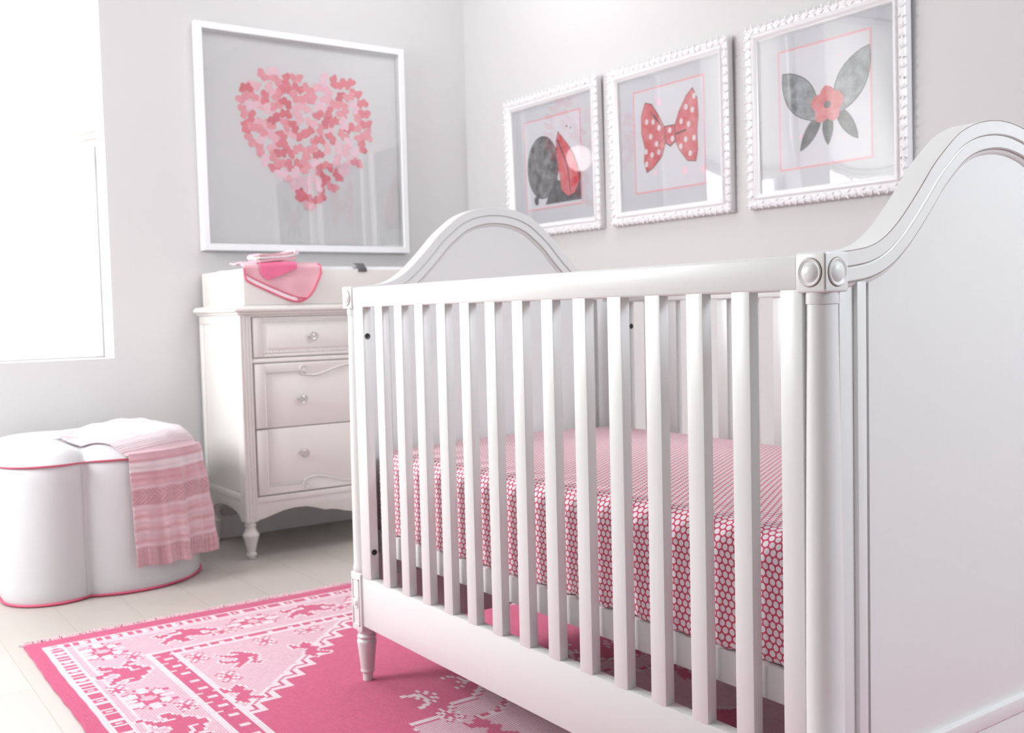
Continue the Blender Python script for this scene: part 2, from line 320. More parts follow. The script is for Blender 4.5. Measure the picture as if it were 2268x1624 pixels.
# ================================================================ RUG
RX0, RX1, RY0, RY1, CS = -.945, 2.06, -.585, 1.29, .0075
def make_rug():
    t = thing('rug', 'hot pink and pale pink flat-woven rug with stepped border under the crib', 'rug', (.55, .35, 0))
    nx = int((RX1-RX0)/CS); ny = int((RY1-RY0)/CS)
    X = RX0+(np.arange(nx)+.5)*CS; Y = RY0+(np.arange(ny)+.5)*CS
    C = np.zeros((nx, ny), int)   # 0 hot, 1 pale, 2 cream
    cx, cy = .555, .3525
    AX = X-RX0; AX = np.minimum(AX, RX1-X); AY = np.minimum(Y-RY0, RY1-Y)
    ax, ay = np.meshgrid(AX, AY, indexing='ij'); xx, yy = np.meshgrid(X, Y, indexing='ij')
    # end borders are a little different from the side borders
    inb = (ax > .052) & (ay > .030)
    C[inb] = 2
    dx, dy = ax-.052, ay-.030
    bandx = (dx > .008) & (dx < .040); bandy = (dy > .016) & (dy < .046)
    core = (dx > .008) & (dy > .016); ring = core & ((dx < .040) | (dy < .046))
    # dashed blocks
    along = np.where(dx < .040, yy-RY0, xx-RX0)
    per = (along/.082) % 1
    dash = (per < .20) | ((per > .26) & (per < .46)) | ((per > .62) & (per < .84))
    hole = (np.abs(per-.73) < .05)
    blk = ring & dash & ~(hole & (np.where(dx < .040, np.abs(dx-.024), np.abs(dy-.031)) < .006))
    C[blk] = 0
    z1 = (dx > .048) & (dy > .054); C[z1] = 1
    st = z1 & (((dx > .056) & (dx < .062)) | ((dy > .066) & (dy < .072)) & (dx > .056)); C[st & (dx > .056) & (dy > .066)] = 2
    # inner strip
    s0 = (ax > .288) & (ay > .235); C[s0] = 2
    s1 = (ax > .298) & (ay > .250); C[s1] = 0
    along2 = np.where(ay < .292, xx-RX0, yy-RY0); per2 = (along2/.066) % 1
    sq = s1 & ((ax < .326) | (ay < .292)) & (((per2 > .36) & (per2 < .60) & (((ay > .260) & (ay < .284)) | ((ax > .305) & (ax < .320) & (ay > .292)))) | ((per2 > .94) & ((ay < .262) | (ay > .282) | (ax < .306)) & (ax > 0)))
    C[sq] = 2
    s2 = (ax > .326) & (ay > .292); C[s2] = 2
    s3 = (ax > .336) & (ay > .304); C[s3] = 1
    # stepped field edge: corners are pale triangles
    ex, ey = ax-.326, ay-.292
    step = .052
    lev = np.floor(ex/step)+np.floor(ey/step)
    fld = (lev >= 10) & s3
    def grow(m_, k):
        for _ in range(k):
            g = m_.copy(); g[1:] |= m_[:-1]; g[:-1] |= m_[1:]; g[:, 1:] |= m_[:, :-1]; g[:, :-1] |= m_[:, 1:]; m_ = g
        return m_
    g1, g2, g3 = grow(fld, 2), grow(fld, 3), grow(fld, 5)
    C[s3 & g3] = 2; C[s3 & g2] = 0; C[s3 & g1] = 2; C[fld] = 0
    # medallion
    mx, my = np.abs(xx-cx), np.abs(yy-cy)
    bound = np.interp(my, [0, .13, .20, .26, .29, .33, .385, .40, .45, .52], [.50, .50, .445, .435, .41, .40, .395, .34, .24, .0])
    q = (np.floor(bound/.015))*.015
    med = mx < q
    C[med & s3] = 2; C[(mx < q-.016) & s3] = 0; C[(mx < q-.021) & s3] = 1
    C[s3 & (mx < q-.095) & (mx > q-.118) & (my < .3)] = 2
    pm = ((yy/.035) % 1 < .68); C[s3 & (mx < q-.101) & (mx > q-.113) & (my < .3) & pm] = 0
    inn = s3 & (mx < .22) & (mx/.22+my/.24 < 1); C[inn] = 2; C[inn & (mx/.20+my/.22 < 1)] = 0
    inn2 = s3 & (mx/.11+my/.12 < 1); C[inn2] = 1
    # motifs as small stitch charts
    def stamp(art, px, py, k=1.0, rim=False):
        rows = art.strip('\n').split('\n'); h, w = len(rows), max(map(len, rows)); W_, H_ = int(w*k), int(h*k)
        i0, j0 = int((px-RX0)/CS)-W_//2, int((py-RY0)/CS)-H_//2
        cells = {}
        for a in range(W_):
            for b_ in range(H_):
                r_ = rows[min(h-1, int((H_-1-b_)/k))]; q_ = min(w-1, int(a/k)); ch = r_[q_] if q_ < len(r_) else '.'
                if ch in '012' and 0 <= i0+a < nx and 0 <= j0+b_ < ny: cells[(i0+a, j0+b_)] = int(ch)
        if rim:
            for (a, b_) in list(cells):
                for d_ in ((1, 0), (-1, 0), (0, 1), (0, -1)):
                    q_ = (a+d_[0], b_+d_[1])
                    if q_ not in cells and 0 <= q_[0] < nx and 0 <= q_[1] < ny: C[q_] = 2
        for q_, v_ in cells.items(): C[q_] = v_
    flower = """
...00..22..00...
..0222.22.2220..
.02222022022220.
..022200002220..
0..0000110000..0
22220011110022220
22220111110022220
0..0000110000..0
..022200002220..
.02222022022220.
..0222.22.2220..
...00..22..00...
"""
    small = """
..0..22..0.
.0220..0220
..02200220.
22.000000.22
..02200220.
.0220..0220
..0..22..0.
"""
    bird = """
.......000.......
.....0000000...0.
....00000.0000.00
..0000000....000.
.00000000000..0..
000.000000000....
00..0000000000...
....000..000000..
...000....00.000.
..000....000..000
.00......00....0.
0.......000......
......000........
"""
    bird2 = "\n".join(r_[::-1] for r_ in bird.strip('\n').split('\n'))
    leaf = """
..............00
.......00....000
..000.0000..000.
00000000000000..
.0000000000000..
..00000.000000000
....00...0000000.
..000......000...
00000.........0..
"""
    tr = lambda a: "\n".join("".join(r_[i] if i < len(r_) else '.' for r_ in a.strip('\n').split('\n')) for i in range(max(map(len, a.strip('\n').split('\n')))))
    for k in range(6):     # side border
        x = -.755+k*.42
        for yb, s in ((-.425, 1), (1.13, 1)):
            stamp(flower, x, yb, 1.2)
            stamp(bird if k % 2 else bird2, x+.2, yb-.005, 1.35, True)
            stamp(small, x+.095, yb+.055, .9); stamp(small, x+.315, yb-.045, .9)
    for k in range(4):     # end borders
        y = -.21+k*.36
        for xb in (-.755, 1.87):
            stamp(tr(bird), xb, y, 1.3, True); stamp(tr(flower), xb, y+.19, 1.2); stamp(tr(small), xb+.04, y+.09, .9)
    cor = [(-.47, -.165, bird, 1, 1), (-.36, -.24, small, 1, 1), (-.56, -.06, small, 1, 1), (-.23, -.25, leaf, 1, 1), (-.575, .07, tr(small), 1, 1), (-.545, -.25, small, 1, 1), (-.42, .0, leaf, 1, 1)]
    for x, y, a, s, u_ in cor:
        [stamp(a, xx_, yy_, 1.15 if s == 2 else 1.0, a in (bird, leaf)) for xx_ in (x, 2*cx-x) for yy_ in (y, 2*cy-y)]
    # sprays beside the medallion
    for sx_ in (-1, 1):
        for sy_ in (-1, 1):
            for px, py, dx_, dy_, nn in ((-.505, -.18, .6, .3, 12), (-.50, -.33, -.3, .9, 16), (-.55, -.20, .5, .6, 9)):
                for i in range(nn):
                    a = i/nn*3.2; r_ = .045*(1-.25*i/nn)
                    x = cx+sx_*(px+r_*math.cos(a)); y = cy+sy_*(py+r_*math.sin(a))
                    ii, jj = int((x-RX0)/CS), int((y-RY0)/CS); C[ii:ii+2, jj:jj+1] = 2
            stamp(small, cx+sx_*(-.50), cy+sy_*.28); stamp(small, cx+sx_*(-.37), cy+sy_*.30); stamp(small, cx-sx_*.36, cy+sy_*.10)
            stamp(leaf, cx+sx_*(-.26), cy+sy_*.27); stamp(bird, cx+sx_*(-.33), cy+sy_*.0)
    # mesh
    Z = lambda x, y: .0098+.0009*np.sin(x*7.1)*np.sin(y*5.3+1)
    gx = RX0+np.arange(nx+1)*CS; gy = RY0+np.arange(ny+1)*CS
    GX, GY = np.meshgrid(gx, gy, indexing='ij')
    wob = .0012*np.sin(GX*13)+.0007*np.sin(GX*61+1); wob2 = .002*np.sin(GY*9)
    fe = np.clip(1-(GY-RY0)/.1, 0, 1); fe2 = np.clip(1-(GX-RX0)/.1, 0, 1)
    px = GX+wob2*fe2; py = GY+wob*fe
    gz = Z(px, py); 
    V = np.stack([px, py, gz], -1).reshape(-1, 3)
    idx = np.arange((nx+1)*(ny+1)).reshape(nx+1, ny+1)
    F = np.stack([idx[:-1, :-1], idx[1:, :-1], idx[1:, 1:], idx[:-1, 1:]], -1).reshape(-1, 4)
    cols = np.array([[*srgb(204, 90, 128), 1], [*srgb(220, 184, 197), 1], [*srgb(230, 217, 223), 1]])
    rnd = np.random.RandomState(3).rand(nx, ny, 1)
    FC = cols[C]; FC[..., :3] *= (1+.10*(rnd-.5)); FC = FC.reshape(-1, 4)
    # rolled edges down to the floor
    per = list(idx[:, 0])+list(idx[-1, 1:])+list(idx[-2::-1, -1])+list(idx[0, -2:0:-1])
    V = list(map(tuple, V)); F = list(map(tuple, F)); ec = []
    ctr = (.55, .35)
    prev = per
    for off, z in ((.0035, .007), (.0045, .004), (.003, .0004)):
        ring = []
        for v in per:
            x, y, _ = V[v]; ox = (-1 if abs(x-RX0) < .004 else 1 if abs(x-RX1) < .004 else 0); oy = (-1 if abs(y-RY0) < .006 else 1 if abs(y-RY1) < .006 else 0)
            ring.append(len(V)); V.append((x+ox*off, y+oy*off, z))
        for i in range(len(per)):
            j = (i+1) % len(per); F.append((prev[i], ring[i], ring[j], prev[j])); ec.append(cols[0])
        prev = ring
    F.append(tuple(prev)); ec.append(cols[0])
    FC = np.concatenate([FC, np.array(ec)])
    base = WL[t.name]
    me = bpy.data.meshes.new('woven_field'); me.from_pydata([(x-base.x, y-base.y, z-base.z) for x, y, z in V], [], F); me.materials.append(M['rug_wool'])
    at = me.attributes.new('weave', 'FLOAT_COLOR', 'FACE'); at.data.foreach_set('color', FC.astype(np.float32).ravel())
    me.update(); o = bpy.data.objects.new('woven_field', me); COL.objects.link(o); o.parent = t; WL[o.name] = base
    bm = B(); rr = random.Random(5)
    for x_e, s in ((RX0, -1), (RX1, 1)):
        y = RY0+.003
        while y < RY1:
            for kk in range(3):
                L = rr.uniform(.026, .044); a = rr.uniform(-.6, .6); z0 = rr.uniform(.003, .007)
                p0 = (x_e+s*.0042, y+rr.uniform(-.002, .002), z0); p1 = (x_e+s*L*.5, y+math.sin(a)*L*.4, z0+rr.uniform(.001, .008)); p2 = (x_e+s*L, y+math.sin(a)*L+rr.uniform(-.004, .004), .002)
                tube(bm, [p0, p1, p2], .0013, 4)
            y += .0055
    f = put('fringe', bm, 'fringe_wool', t, 60, label='pale pink twisted fringe along the rug end'); f['kind'] = 'stuff'
make_rug()

# ================================================================ CRIB
CZ = .0095            # the crib stands on the rug
crib = thing('crib', 'white slatted wooden crib with arched end panels and round corner columns', 'crib', (.53, .41, CZ))
CY0, CY1 = -.004, .824
XA, XB = -.1285, 1.1875   # post centres
YA, YB = .0195, .8005
arch_y = [.0, .02, .058, .091, .121, .152, .183, .209, .235, .262, .296, .335, .375, .41]
arch_z = [.937, .9375, .941, .9465, .958, .979, .007+1, 1.033, 1.060, 1.0825, 1.107, 1.1235, 1.132, 1.1345]
def archz(y):
    y = min(y, .82-y); 
    # smooth catmull-like interpolation
    k = max(i for i in range(len(arch_y)) if arch_y[i] <= y+1e-9); k = min(k, len(arch_y)-2)
    y1, y2 = arch_y[k], arch_y[k+1]; z1, z2 = arch_z[k], arch_z[k+1]
    def sl(i):
        if i <= 0 or i >= len(arch_y)-1: return 0
        return (arch_z[i+1]-arch_z[i-1])/(arch_y[i+1]-arch_y[i-1])
    h = y2-y1; s = (y-y1)/h
    return (2*s**3-3*s*s+1)*z1+(s**3-2*s*s+s)*h*sl(k)+(-2*s**3+3*s*s)*z2+(s**3-s*s)*h*sl(k+1)
def medallion(bm, glz, c, ax, r):
    lathe(bm, [(r*.95, 0), (r*.96, .0014), (r*.90, .0026), (r*.84, .0022), (r*.76, .0008), (r*.70, .0006), (r*.66, .0014), (r*.58, .0032), (r*.36, .0050), (.0001, .0057)], c, 40, ax)
    lathe(glz, [(r*1.005, -.0004), (r*1.005, .0005), (r*.8, .0006)], c, 40, ax)
def post(px, py, sx, sy):
    """sx, sy: outward direction"""
    bm = B(); z0, z1 = .272, .888
    lathe(bm, [(.0225, z0-.004), (.0262, z0+.004), (.0265, z0+.010), (.0245, z0+.016), (.0245, z0+.1), (.0242, .42), (.0232, .55), (.0215, .70), (.0198, z1-.06), (.0193, z1-.0162), (.0206, z1-.0155), (.0208, z1-.0148), (.0208, z1), (.018, z1+.004)], (px, py, 0), 48)
    col = put('corner_column', bm, 'crib_paint', crib, 25)
    # cap block, with worn brown edges
    h = .0235; bm = B(); box(bm, px-h, px+h, py-h, py+h, .887, .9385, .0035, 3); cap = put('cap_block', bm, 'crib_paint_across', col)
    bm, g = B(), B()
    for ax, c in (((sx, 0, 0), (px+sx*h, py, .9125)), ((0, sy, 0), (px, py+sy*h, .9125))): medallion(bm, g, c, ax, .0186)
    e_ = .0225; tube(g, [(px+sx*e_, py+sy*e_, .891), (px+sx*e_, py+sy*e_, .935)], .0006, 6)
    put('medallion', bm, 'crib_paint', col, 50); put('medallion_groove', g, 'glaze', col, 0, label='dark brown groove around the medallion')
    h = .0245; bm = B(); box(bm, px-h, px+h, py-h, py+h, .132, .270, .003, 3)
    for ax in (0, 1):
        s = (sx, sy)[ax]; c = (px, py)[ax]+s*h; o = (py, px)[ax]
        for zz in (.143, .256): pass
        f = []
        for a0, a1, b0, b1 in ((-.017, .017, .145, .149), (-.017, .017, .253, .257), (-.017, -.0135, .145, .257), (.0135, .017, .145, .257)):
            if ax == 0: box(bm, min(c, c+s*.002), max(c, c+s*.002), o+a0, o+a1, b0, b1, .0007, 1)
            else: box(bm, o+a0, o+a1, min(c, c+s*.002), max(c, c+s*.002), b0, b1, .0007, 1)
    put('base_block', bm, 'crib_paint', col)
    bm, g = B(), B()
    for ax, c in (((sx, 0, 0), (px+sx*h, py, .201)), ((0, sy, 0), (px, py+sy*h, .201))): medallion(bm, g, c, ax, .0155)
    put('medallion', bm, 'crib_paint', col, 50); g.free()
    bm = B(); lathe(bm, [(.0118, CZ), (.0122, CZ+.018), (.0135, CZ+.0185), (.0165, CZ+.021), (.0168, CZ+.025), (.0155, CZ+.027), (.0160, CZ+.029), (.0215, .092), (.0228, .100), (.0232, .105), (.021, .109), (.0195, .1105), (.0222, .113), (.0225, .117), (.0195, .1195), (.0185, .123), (.021, .126), (.0215, .133)], (px, py, 0), 40)
    put('foot', bm, 'crib_paint', col, 50)
for px, sx in ((XA, -1), (XB, 1)):
    for py, sy in ((YA, -1), (YB, 1)): post(px, py, sx, sy)
def end_panel(xc):
    # panel core
    N_ = 60; bm = B(); ya, yb = .100, .720
    top = [(ya+(yb-ya)*i/N_) for i in range(N_+1)]
    poly = [(ya, .125)]+[(yb, .125)]+[(y, archz(y)-.02) for y in reversed(top)]
    prism(bm, poly, 0, xc-.0115, xc+.0115)
    p = put('end_panel', bm, 'crib_paint', crib, 30)
    # arch rail: profile (depth below outline, half thickness)
    sec = [(0, .0195), (.001, .0205), (.019, .0205), (.0200, .0185), (.0215, .0178), (.0235, .0186), (.0245, .0200), (.0385, .0200), (.0400, .0185), (.0415, .0165), (.0440, .0155), (.0475, .0125), (.0495, .0085)]
    loop = [(d, x) for d, x in sec]+[(d, -x) for d, x in reversed(sec)]
    ys = np.concatenate([np.linspace(.03, .41, 70), np.linspace(.41, .79, 70)[1:]]); secs = []
    for y in ys:
        e = .002; dz = (archz(min(y+e, .79))-archz(max(y-e, .03)))/(min(y+e, .79)-max(y-e, .03)); n_ = Vector((0, dz, -1)).normalized()
        secs.append([(xc+x, y+n_.y*d, archz(y)+n_.z*d) for d, x in loop])
    bm = B(); sweep(bm, None, secs); put('arch_rail', bm, 'crib_paint_across', p, 28)
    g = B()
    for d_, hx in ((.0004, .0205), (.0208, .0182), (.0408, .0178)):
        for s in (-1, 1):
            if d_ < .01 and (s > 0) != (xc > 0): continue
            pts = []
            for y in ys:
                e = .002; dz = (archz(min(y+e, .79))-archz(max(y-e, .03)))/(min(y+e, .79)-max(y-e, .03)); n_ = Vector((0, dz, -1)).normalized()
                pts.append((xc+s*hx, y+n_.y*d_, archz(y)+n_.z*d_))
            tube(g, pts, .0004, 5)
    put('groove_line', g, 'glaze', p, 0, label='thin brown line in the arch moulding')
    for s, y0 in ((1, .043), (-1, .777)):
        bm = B(); Y = lambda a: y0+s*a
        def bx(a, b_, h, bev=.001): box(bm, xc-h, xc+h, min(Y(a), Y(b_)), max(Y(a), Y(b_)), .12, .9, bev, 2)
        bx(-.004, .026, .0120); bx(.024, .043, .0185, .0016); bx(.042, .060, .0055, .0005)
        put('stile', bm, 'crib_paint', p)
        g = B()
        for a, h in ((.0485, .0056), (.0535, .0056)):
            for q in (-1, 1): box(g, xc+q*h-.0009, xc+q*h+.0009, Y(a)-.0011, Y(a)+.0011, .26, .895)  # dark brown strips paint extra shade into the stile groove
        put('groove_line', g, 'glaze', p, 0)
    bm = B(); box(bm, xc-.0175, xc+.0175, .045, .775, .118, .232, .003, 2); box(bm, xc-.0205, xc+.0205, .095, .725, .232, .2575, .003, 3)
    put('bottom_rail', bm, 'crib_paint_across', p)
end_panel(XA); end_panel(XB)
def side(yf, s):
    """yf: outer face y; s: direction towards the inside"""
    Y = lambda a: yf+s*a
    def bx(bm, x0, x1, a, b_, z0, z1, bev=.0015, seg=2): box(bm, x0, x1, min(Y(a), Y(b_)), max(Y(a), Y(b_)), z0, z1, bev, seg)
    bm = B(); bx(bm, -.106, 1.165, -.001, .027, .8895, .9355, .0045, 3); tr = put('top_rail', bm, 'crib_paint_across', crib)
    bm = B(); bx(bm, -.106, 1.165, .000, .024, .147, .265, .0015); br = put('bottom_rail', bm, 'crib_paint_across', crib)
    for x0, x1 in ((-.1037, -.059), (1.1355, 1.1715)):
        bm = B(); bx(bm, x0, x1, .0, .0215, .262, .892, .001); st = put('stile', bm, 'crib_paint', crib)
        bm = B()
        xi, d = ((x1, 1) if x0 < 0 else (x0, -1))
        bm.free()
        for z in (.824, .328):
            bm = B(); lathe(bm, [(.0068, -.0005), (.0068, .0010), (.0050, .0012), (.0030, .0003), (.0001, .0002)], (xi, Y(.0108), z), 20, (d, 0, 0))
            put('bolt', bm, 'dark_bolt', st, label='dark bolt head in the stile')
    me = None
    for k in range(13):
        if me is None:
            bm = B(); bx(bm, 0, .0329, .0, .0185, .262, .892, .0014); o = put('slat', bm, 'crib_paint', crib); me = o.data
        else:
            o = bpy.data.objects.new('slat', me); COL.objects.link(o); o.parent = crib; o.location = (k*.0875, 0, 0); WL[o.name] = WL['crib']
side(0.0, 1); side(.82, -1)
# mattress support
bm = B()
for a, b_ in ((.036, .058), (.762, .784)): box(bm, -.105, 1.165, a, b_, .318, .368, .002)
for a, b_ in ((-.105, -.083), (1.143, 1.165)): box(bm, a, b_, .059, .761, .318, .368, .002)
for k in range(9): box(bm, -.03+k*.135, .03+k*.135, .058, .762, .355, .367, .001)
put('mattress_support', bm, 'crib_paint_across', crib)

# mattress in dotted sheet
def mattress():
    x0, x1, y0, y1, z0, z1 = -.100, 1.158, .036, .784, .369, .557
    R_ = .046; prof = []  # (y, z, s)
    def arc(cy, cz, r, a0, a1, n_): return [(cy+r*math.cos(a), cz+r*math.sin(a)) for a in [a0+(a1-a0)*i/n_ for i in range(n_+1)]]
    pts = [(y0+.05, z0)]+arc(y0+.014, z0+.012, .013, math.pi*1.5, math.pi, 4)
    pts += [(y0+.001, z0+.02+(z1-R_-z0-.02)*i/10) for i in range(1, 10)]+arc(y0+R_, z1-R_, R_, math.pi, math.pi/2, 9)
    nT = 26; pts += [(y0+R_+(y1-y0-2*R_)*i/nT, z1+.006*math.sin(math.pi*i/nT)) for i in range(1, nT)]
    half = pts[:5+9+10]; mir = [(y0+y1-y, z) for y, z in reversed(half)]
    pts += mir
    s = [0]
    for a, b_ in zip(pts, pts[1:]): s.append(s[-1]+math.dist(a, b_))
    yc, zc = (y0+y1)/2, z0+.05
    st = []; r = .032
    for i in range(8): a = math.pi/2*i/8; st.append((x0+r*(1-math.sin(a)), r*(1-math.cos(a))))   # x, inset
    st = [(x0+r*(1-math.cos(a)), r*(1-math.sin(a)), r*a) for a in [math.pi/2*i/8 for i in range(9)]]
    nX = 110; L0 = r*math.pi/2; Lm = x1-x0-2*r
    st += [(x0+r+Lm*i/nX, 0, L0+Lm*i/nX) for i in range(1, nX)]
    st += [(x1-r*(1-math.cos(a)), r*(1-math.sin(a)), L0+Lm+r*(math.pi/2-a)) for a in [math.pi/2*(8-i)/8 for i in range(9)]]
    P = []; UV = []; rr = random.Random(2)
    for (x, ins, ux) in st:
        row = []; uvr = []
        for (y, z), sv in zip(pts, s):
            yy = y; zz = z
            if y < yc: yy = min(y+ins, yc)
            else: yy = max(y-ins, yc)
            zz = z-ins*max(0, min(1, (z-zc)/(z1-zc)))
            low = max(0, 1-(z-z0)/.055)
            if ins == 0:
                w = .0036*low*(math.sin(x*95+2*math.sin(x*17))+.7*math.sin(x*161+1)*math.sin(z*90)); mid = .0014*math.sin(x*13+1)*math.sin((z-z0)*12)
                yy += (w+mid)*(1 if y < yc else -1) if z < z1-.01 else 0
                zz += .0012*math.sin(x*9+y*8) if z >= z1-.01 else .0012*low*math.sin(x*120)
            row.append((x, max(yy, y0-.001), max(zz, z0+.0002))); uvr.append((ux+.004*low*math.sin(x*60), sv+.0035*math.sin(x*11+1)*math.sin(sv*9)))
        P.append(row); UV.append(uvr)
    bm = B(); V = grid(bm, P, uv=UV)
    L = bm.loops.layers.uv.verify()
    for row in (V[0], V[-1]):
        f = bm.faces.new(row)
        for l in f.loops: l[L].uv = (l.vert.co.y*.8+l.vert.co.x, l.vert.co.z)
    o = put('mattress', bm, 'dotted_cotton', None, 70, loc=((x0+x1)/2, yc, z0))
    tag(o, 'crib mattress in a fitted pink sheet covered with white dots', 'mattress')
mattress()

# ================================================================ DRESSER
DX, DB, DY0, DY1 = -1.50, -1.929, .247, 1.187
DC = (DY0+DY1)/2
dr = thing('dresser', 'antique white three-drawer dresser with scalloped apron and turned feet', 'dresser', (-1.715, DC, 0))
bm = B(); box(bm, DB, DX-.020, DY0+.004, DY1-.004, .205, .885, .002)       # case
for y0, y1 in ((DY0, DY0+.006), (DY1-.006, DY1)):                      # side frames
    box(bm, DB, DX-.05, y0, y1, .205, .235, .002); box(bm, DB, DX-.05, y0, y1, .85, .885, .002); box(bm, DB, DB+.04, y0, y1, .236, .849, .002)
box(bm, DX-.022, DX-.002, DY0+.045, DY1-.045, .709, .7245, .001); box(bm, DX-.022, DX-.002, DY0+.045, DY1-.045, .875, .886, .001)
box(bm, DX-.022, DX-.001, DY0+.045, DY1-.045, .2035, .2245, .001)
put('case', bm, 'dresser_paint', dr)
for y0, y1 in ((DY0, DY0+.046), (DY1-.046, DY1)):                       # fluted corner pilasters
    w = y1-y0; pts = [(DX-.052, y0), (DX-.004, y0), (DX, y0+.004)]
    for k in range(3):
        c = y0+w*(.24+.26*k)
        for a in range(7):
            t_ = math.pi*a/6; pts.append((DX-.0035*math.sin(t_), c-.0042*math.cos(t_)))
    pts += [(DX, y1-.004), (DX-.004, y1), (DX-.052, y1)]
    bm = B(); prism(bm, pts, 2, .138, .886); 
    put('pilaster', bm, 'dresser_paint', dr, 35)
# moulded top: ogee edge from stacked rounded slabs
bm = B(); box(bm, DB, DX+.012, DY0-.010, DY1+.010, .884, .895, .003); box(bm, DB, DX+.026, DY0-.024, DY1+.024, .893, .910, .007, 4); box(bm, DB, DX+.018, DY0-.016, DY1+.016, .906, .9155, .003, 3)
put('top', bm, 'dresser_paint', dr, 50)
# apron
fy = [.292, .31, .345, .385, .43, .48, .53, .555, .575, .6, .63, .66, .69, DC]; fz = [.141, .143, .153, .164, .170, .169, .155, .146, .146, .143, .134, .127, .123, .121]
low = list(zip(fy, fz)); full = low+[(2*DC-y, z) for y, z in reversed(low[:-1])]
bm = B(); prism(bm, [(full[0][0], .206)]+full+[(full[-1][0], .206)], 0, DX-.020, DX-.004, .001)
tube(bm, [(DX-.004, .293, .2035), (DX-.004, 2*DC-.293, .2035)], .0022, 6)
put('front_apron', bm, 'dresser_paint', dr)
sxp = [DX-.052, DX-.062, DX-.08, DX-.105, DX-.14, DX-.18, DX-.215]; sz = [.130, .140, .153, .163, .170, .173, .174]
lo = list(zip(sxp, sz)); xm = DX-.215
lo2 = lo+[(2*xm-x, z) for x, z in reversed(lo[:-1])]
for y0, y1 in ((DY0+.002, DY0+.018), (DY1-.018, DY1-.002)):
    bm = B(); prism(bm, [(lo2[0][0], .21)]+lo2+[(lo2[-1][0], .21)], 1, y0, y1, .001); put('side_apron', bm, 'dresser_paint', dr)
LEG = [(.012, 0), (.014, .002), (.0150, .010), (.0185, .014), (.0185, .021), (.0150, .024), (.0140, .027), (.0165, .035), (.0215, .058), (.0270, .078), (.0290, .084), (.0295, .089), (.0270, .093), (.0225, .100), (.0185, .109), (.0170, .116), (.0185, .119), (.0205, .122), (.0205, .127), (.0185, .130), (.0185, .141)]
for x in (DX-.026, DB+.030):
    for y in (DY0+.024, DY1-.024):
        bm = B(); lathe(bm, LEG, (x, y, 0), 32)
        if x < -1.7: box(bm, x-.024, x+.024, y-.022, y+.022, .136, .206, .002)
        put('leg', bm, 'dresser_paint', dr, 50)
def knob(parent, y, z):
    bm = B(); lathe(bm, [(.0105, 0), (.0115, .002), (.0085, .004), (.0045, .006), (.0045, .012), (.007, .014), (.0085, .0155), (.0001, .016)], (DX, y, z), 20, (1, 0, 0))
    k = put('knob', bm, 'chrome', parent, 40, label='glass knob on a silver base')
    bm = B(); lathe(bm, [(.006, .014), (.0145, .020), (.0175, .026), (.0165, .032), (.0105, .0375), (.006, .0385)], (DX, y, z), 12, (1, 0, 0))
    put('crystal', bm, 'crystal', k, 0)
dy0, dy1 = .297, 2*DC-.297
# top drawer with bead rows
bm = B(); box(bm, DX-.018, DX-.004, dy0, dy1, .7275, .8735, .0012)
box(bm, DX-.006, DX, dy0+.002, dy0+.034, .7295, .8715, .002); box(bm, DX-.006, DX, dy1-.034, dy1-.002, .7295, .8715, .002)
box(bm, DX-.006, DX-.001, dy0+.04, dy1-.04, .7295, .738, .002); box(bm, DX-.006, DX-.001, dy0+.04, dy1-.04, .864, .8715, .002)
box(bm, DX-.006, DX, dy0+.052, dy1-.052, .757, .845, .003)
o = put('drawer', bm, 'dresser_paint', dr, label='shallow top drawer with bead rows')
bm = B(); y = dy0+.045
while y < dy1-.04:
    for z in (.745, .856): lathe(bm, [(.0001, 0), (.0038, .0006), (.0046, .0022), (.003, .0042), (.0001, .0048)], (DX-.0048, y, z), 8, (1, 0, 0))
    y += .0118
b_ = put('bead_row', bm, 'dresser_paint', o, 60); b_['kind'] = 'stuff'
knob(o, .520, .799); knob(o, 2*DC-.520, .799)
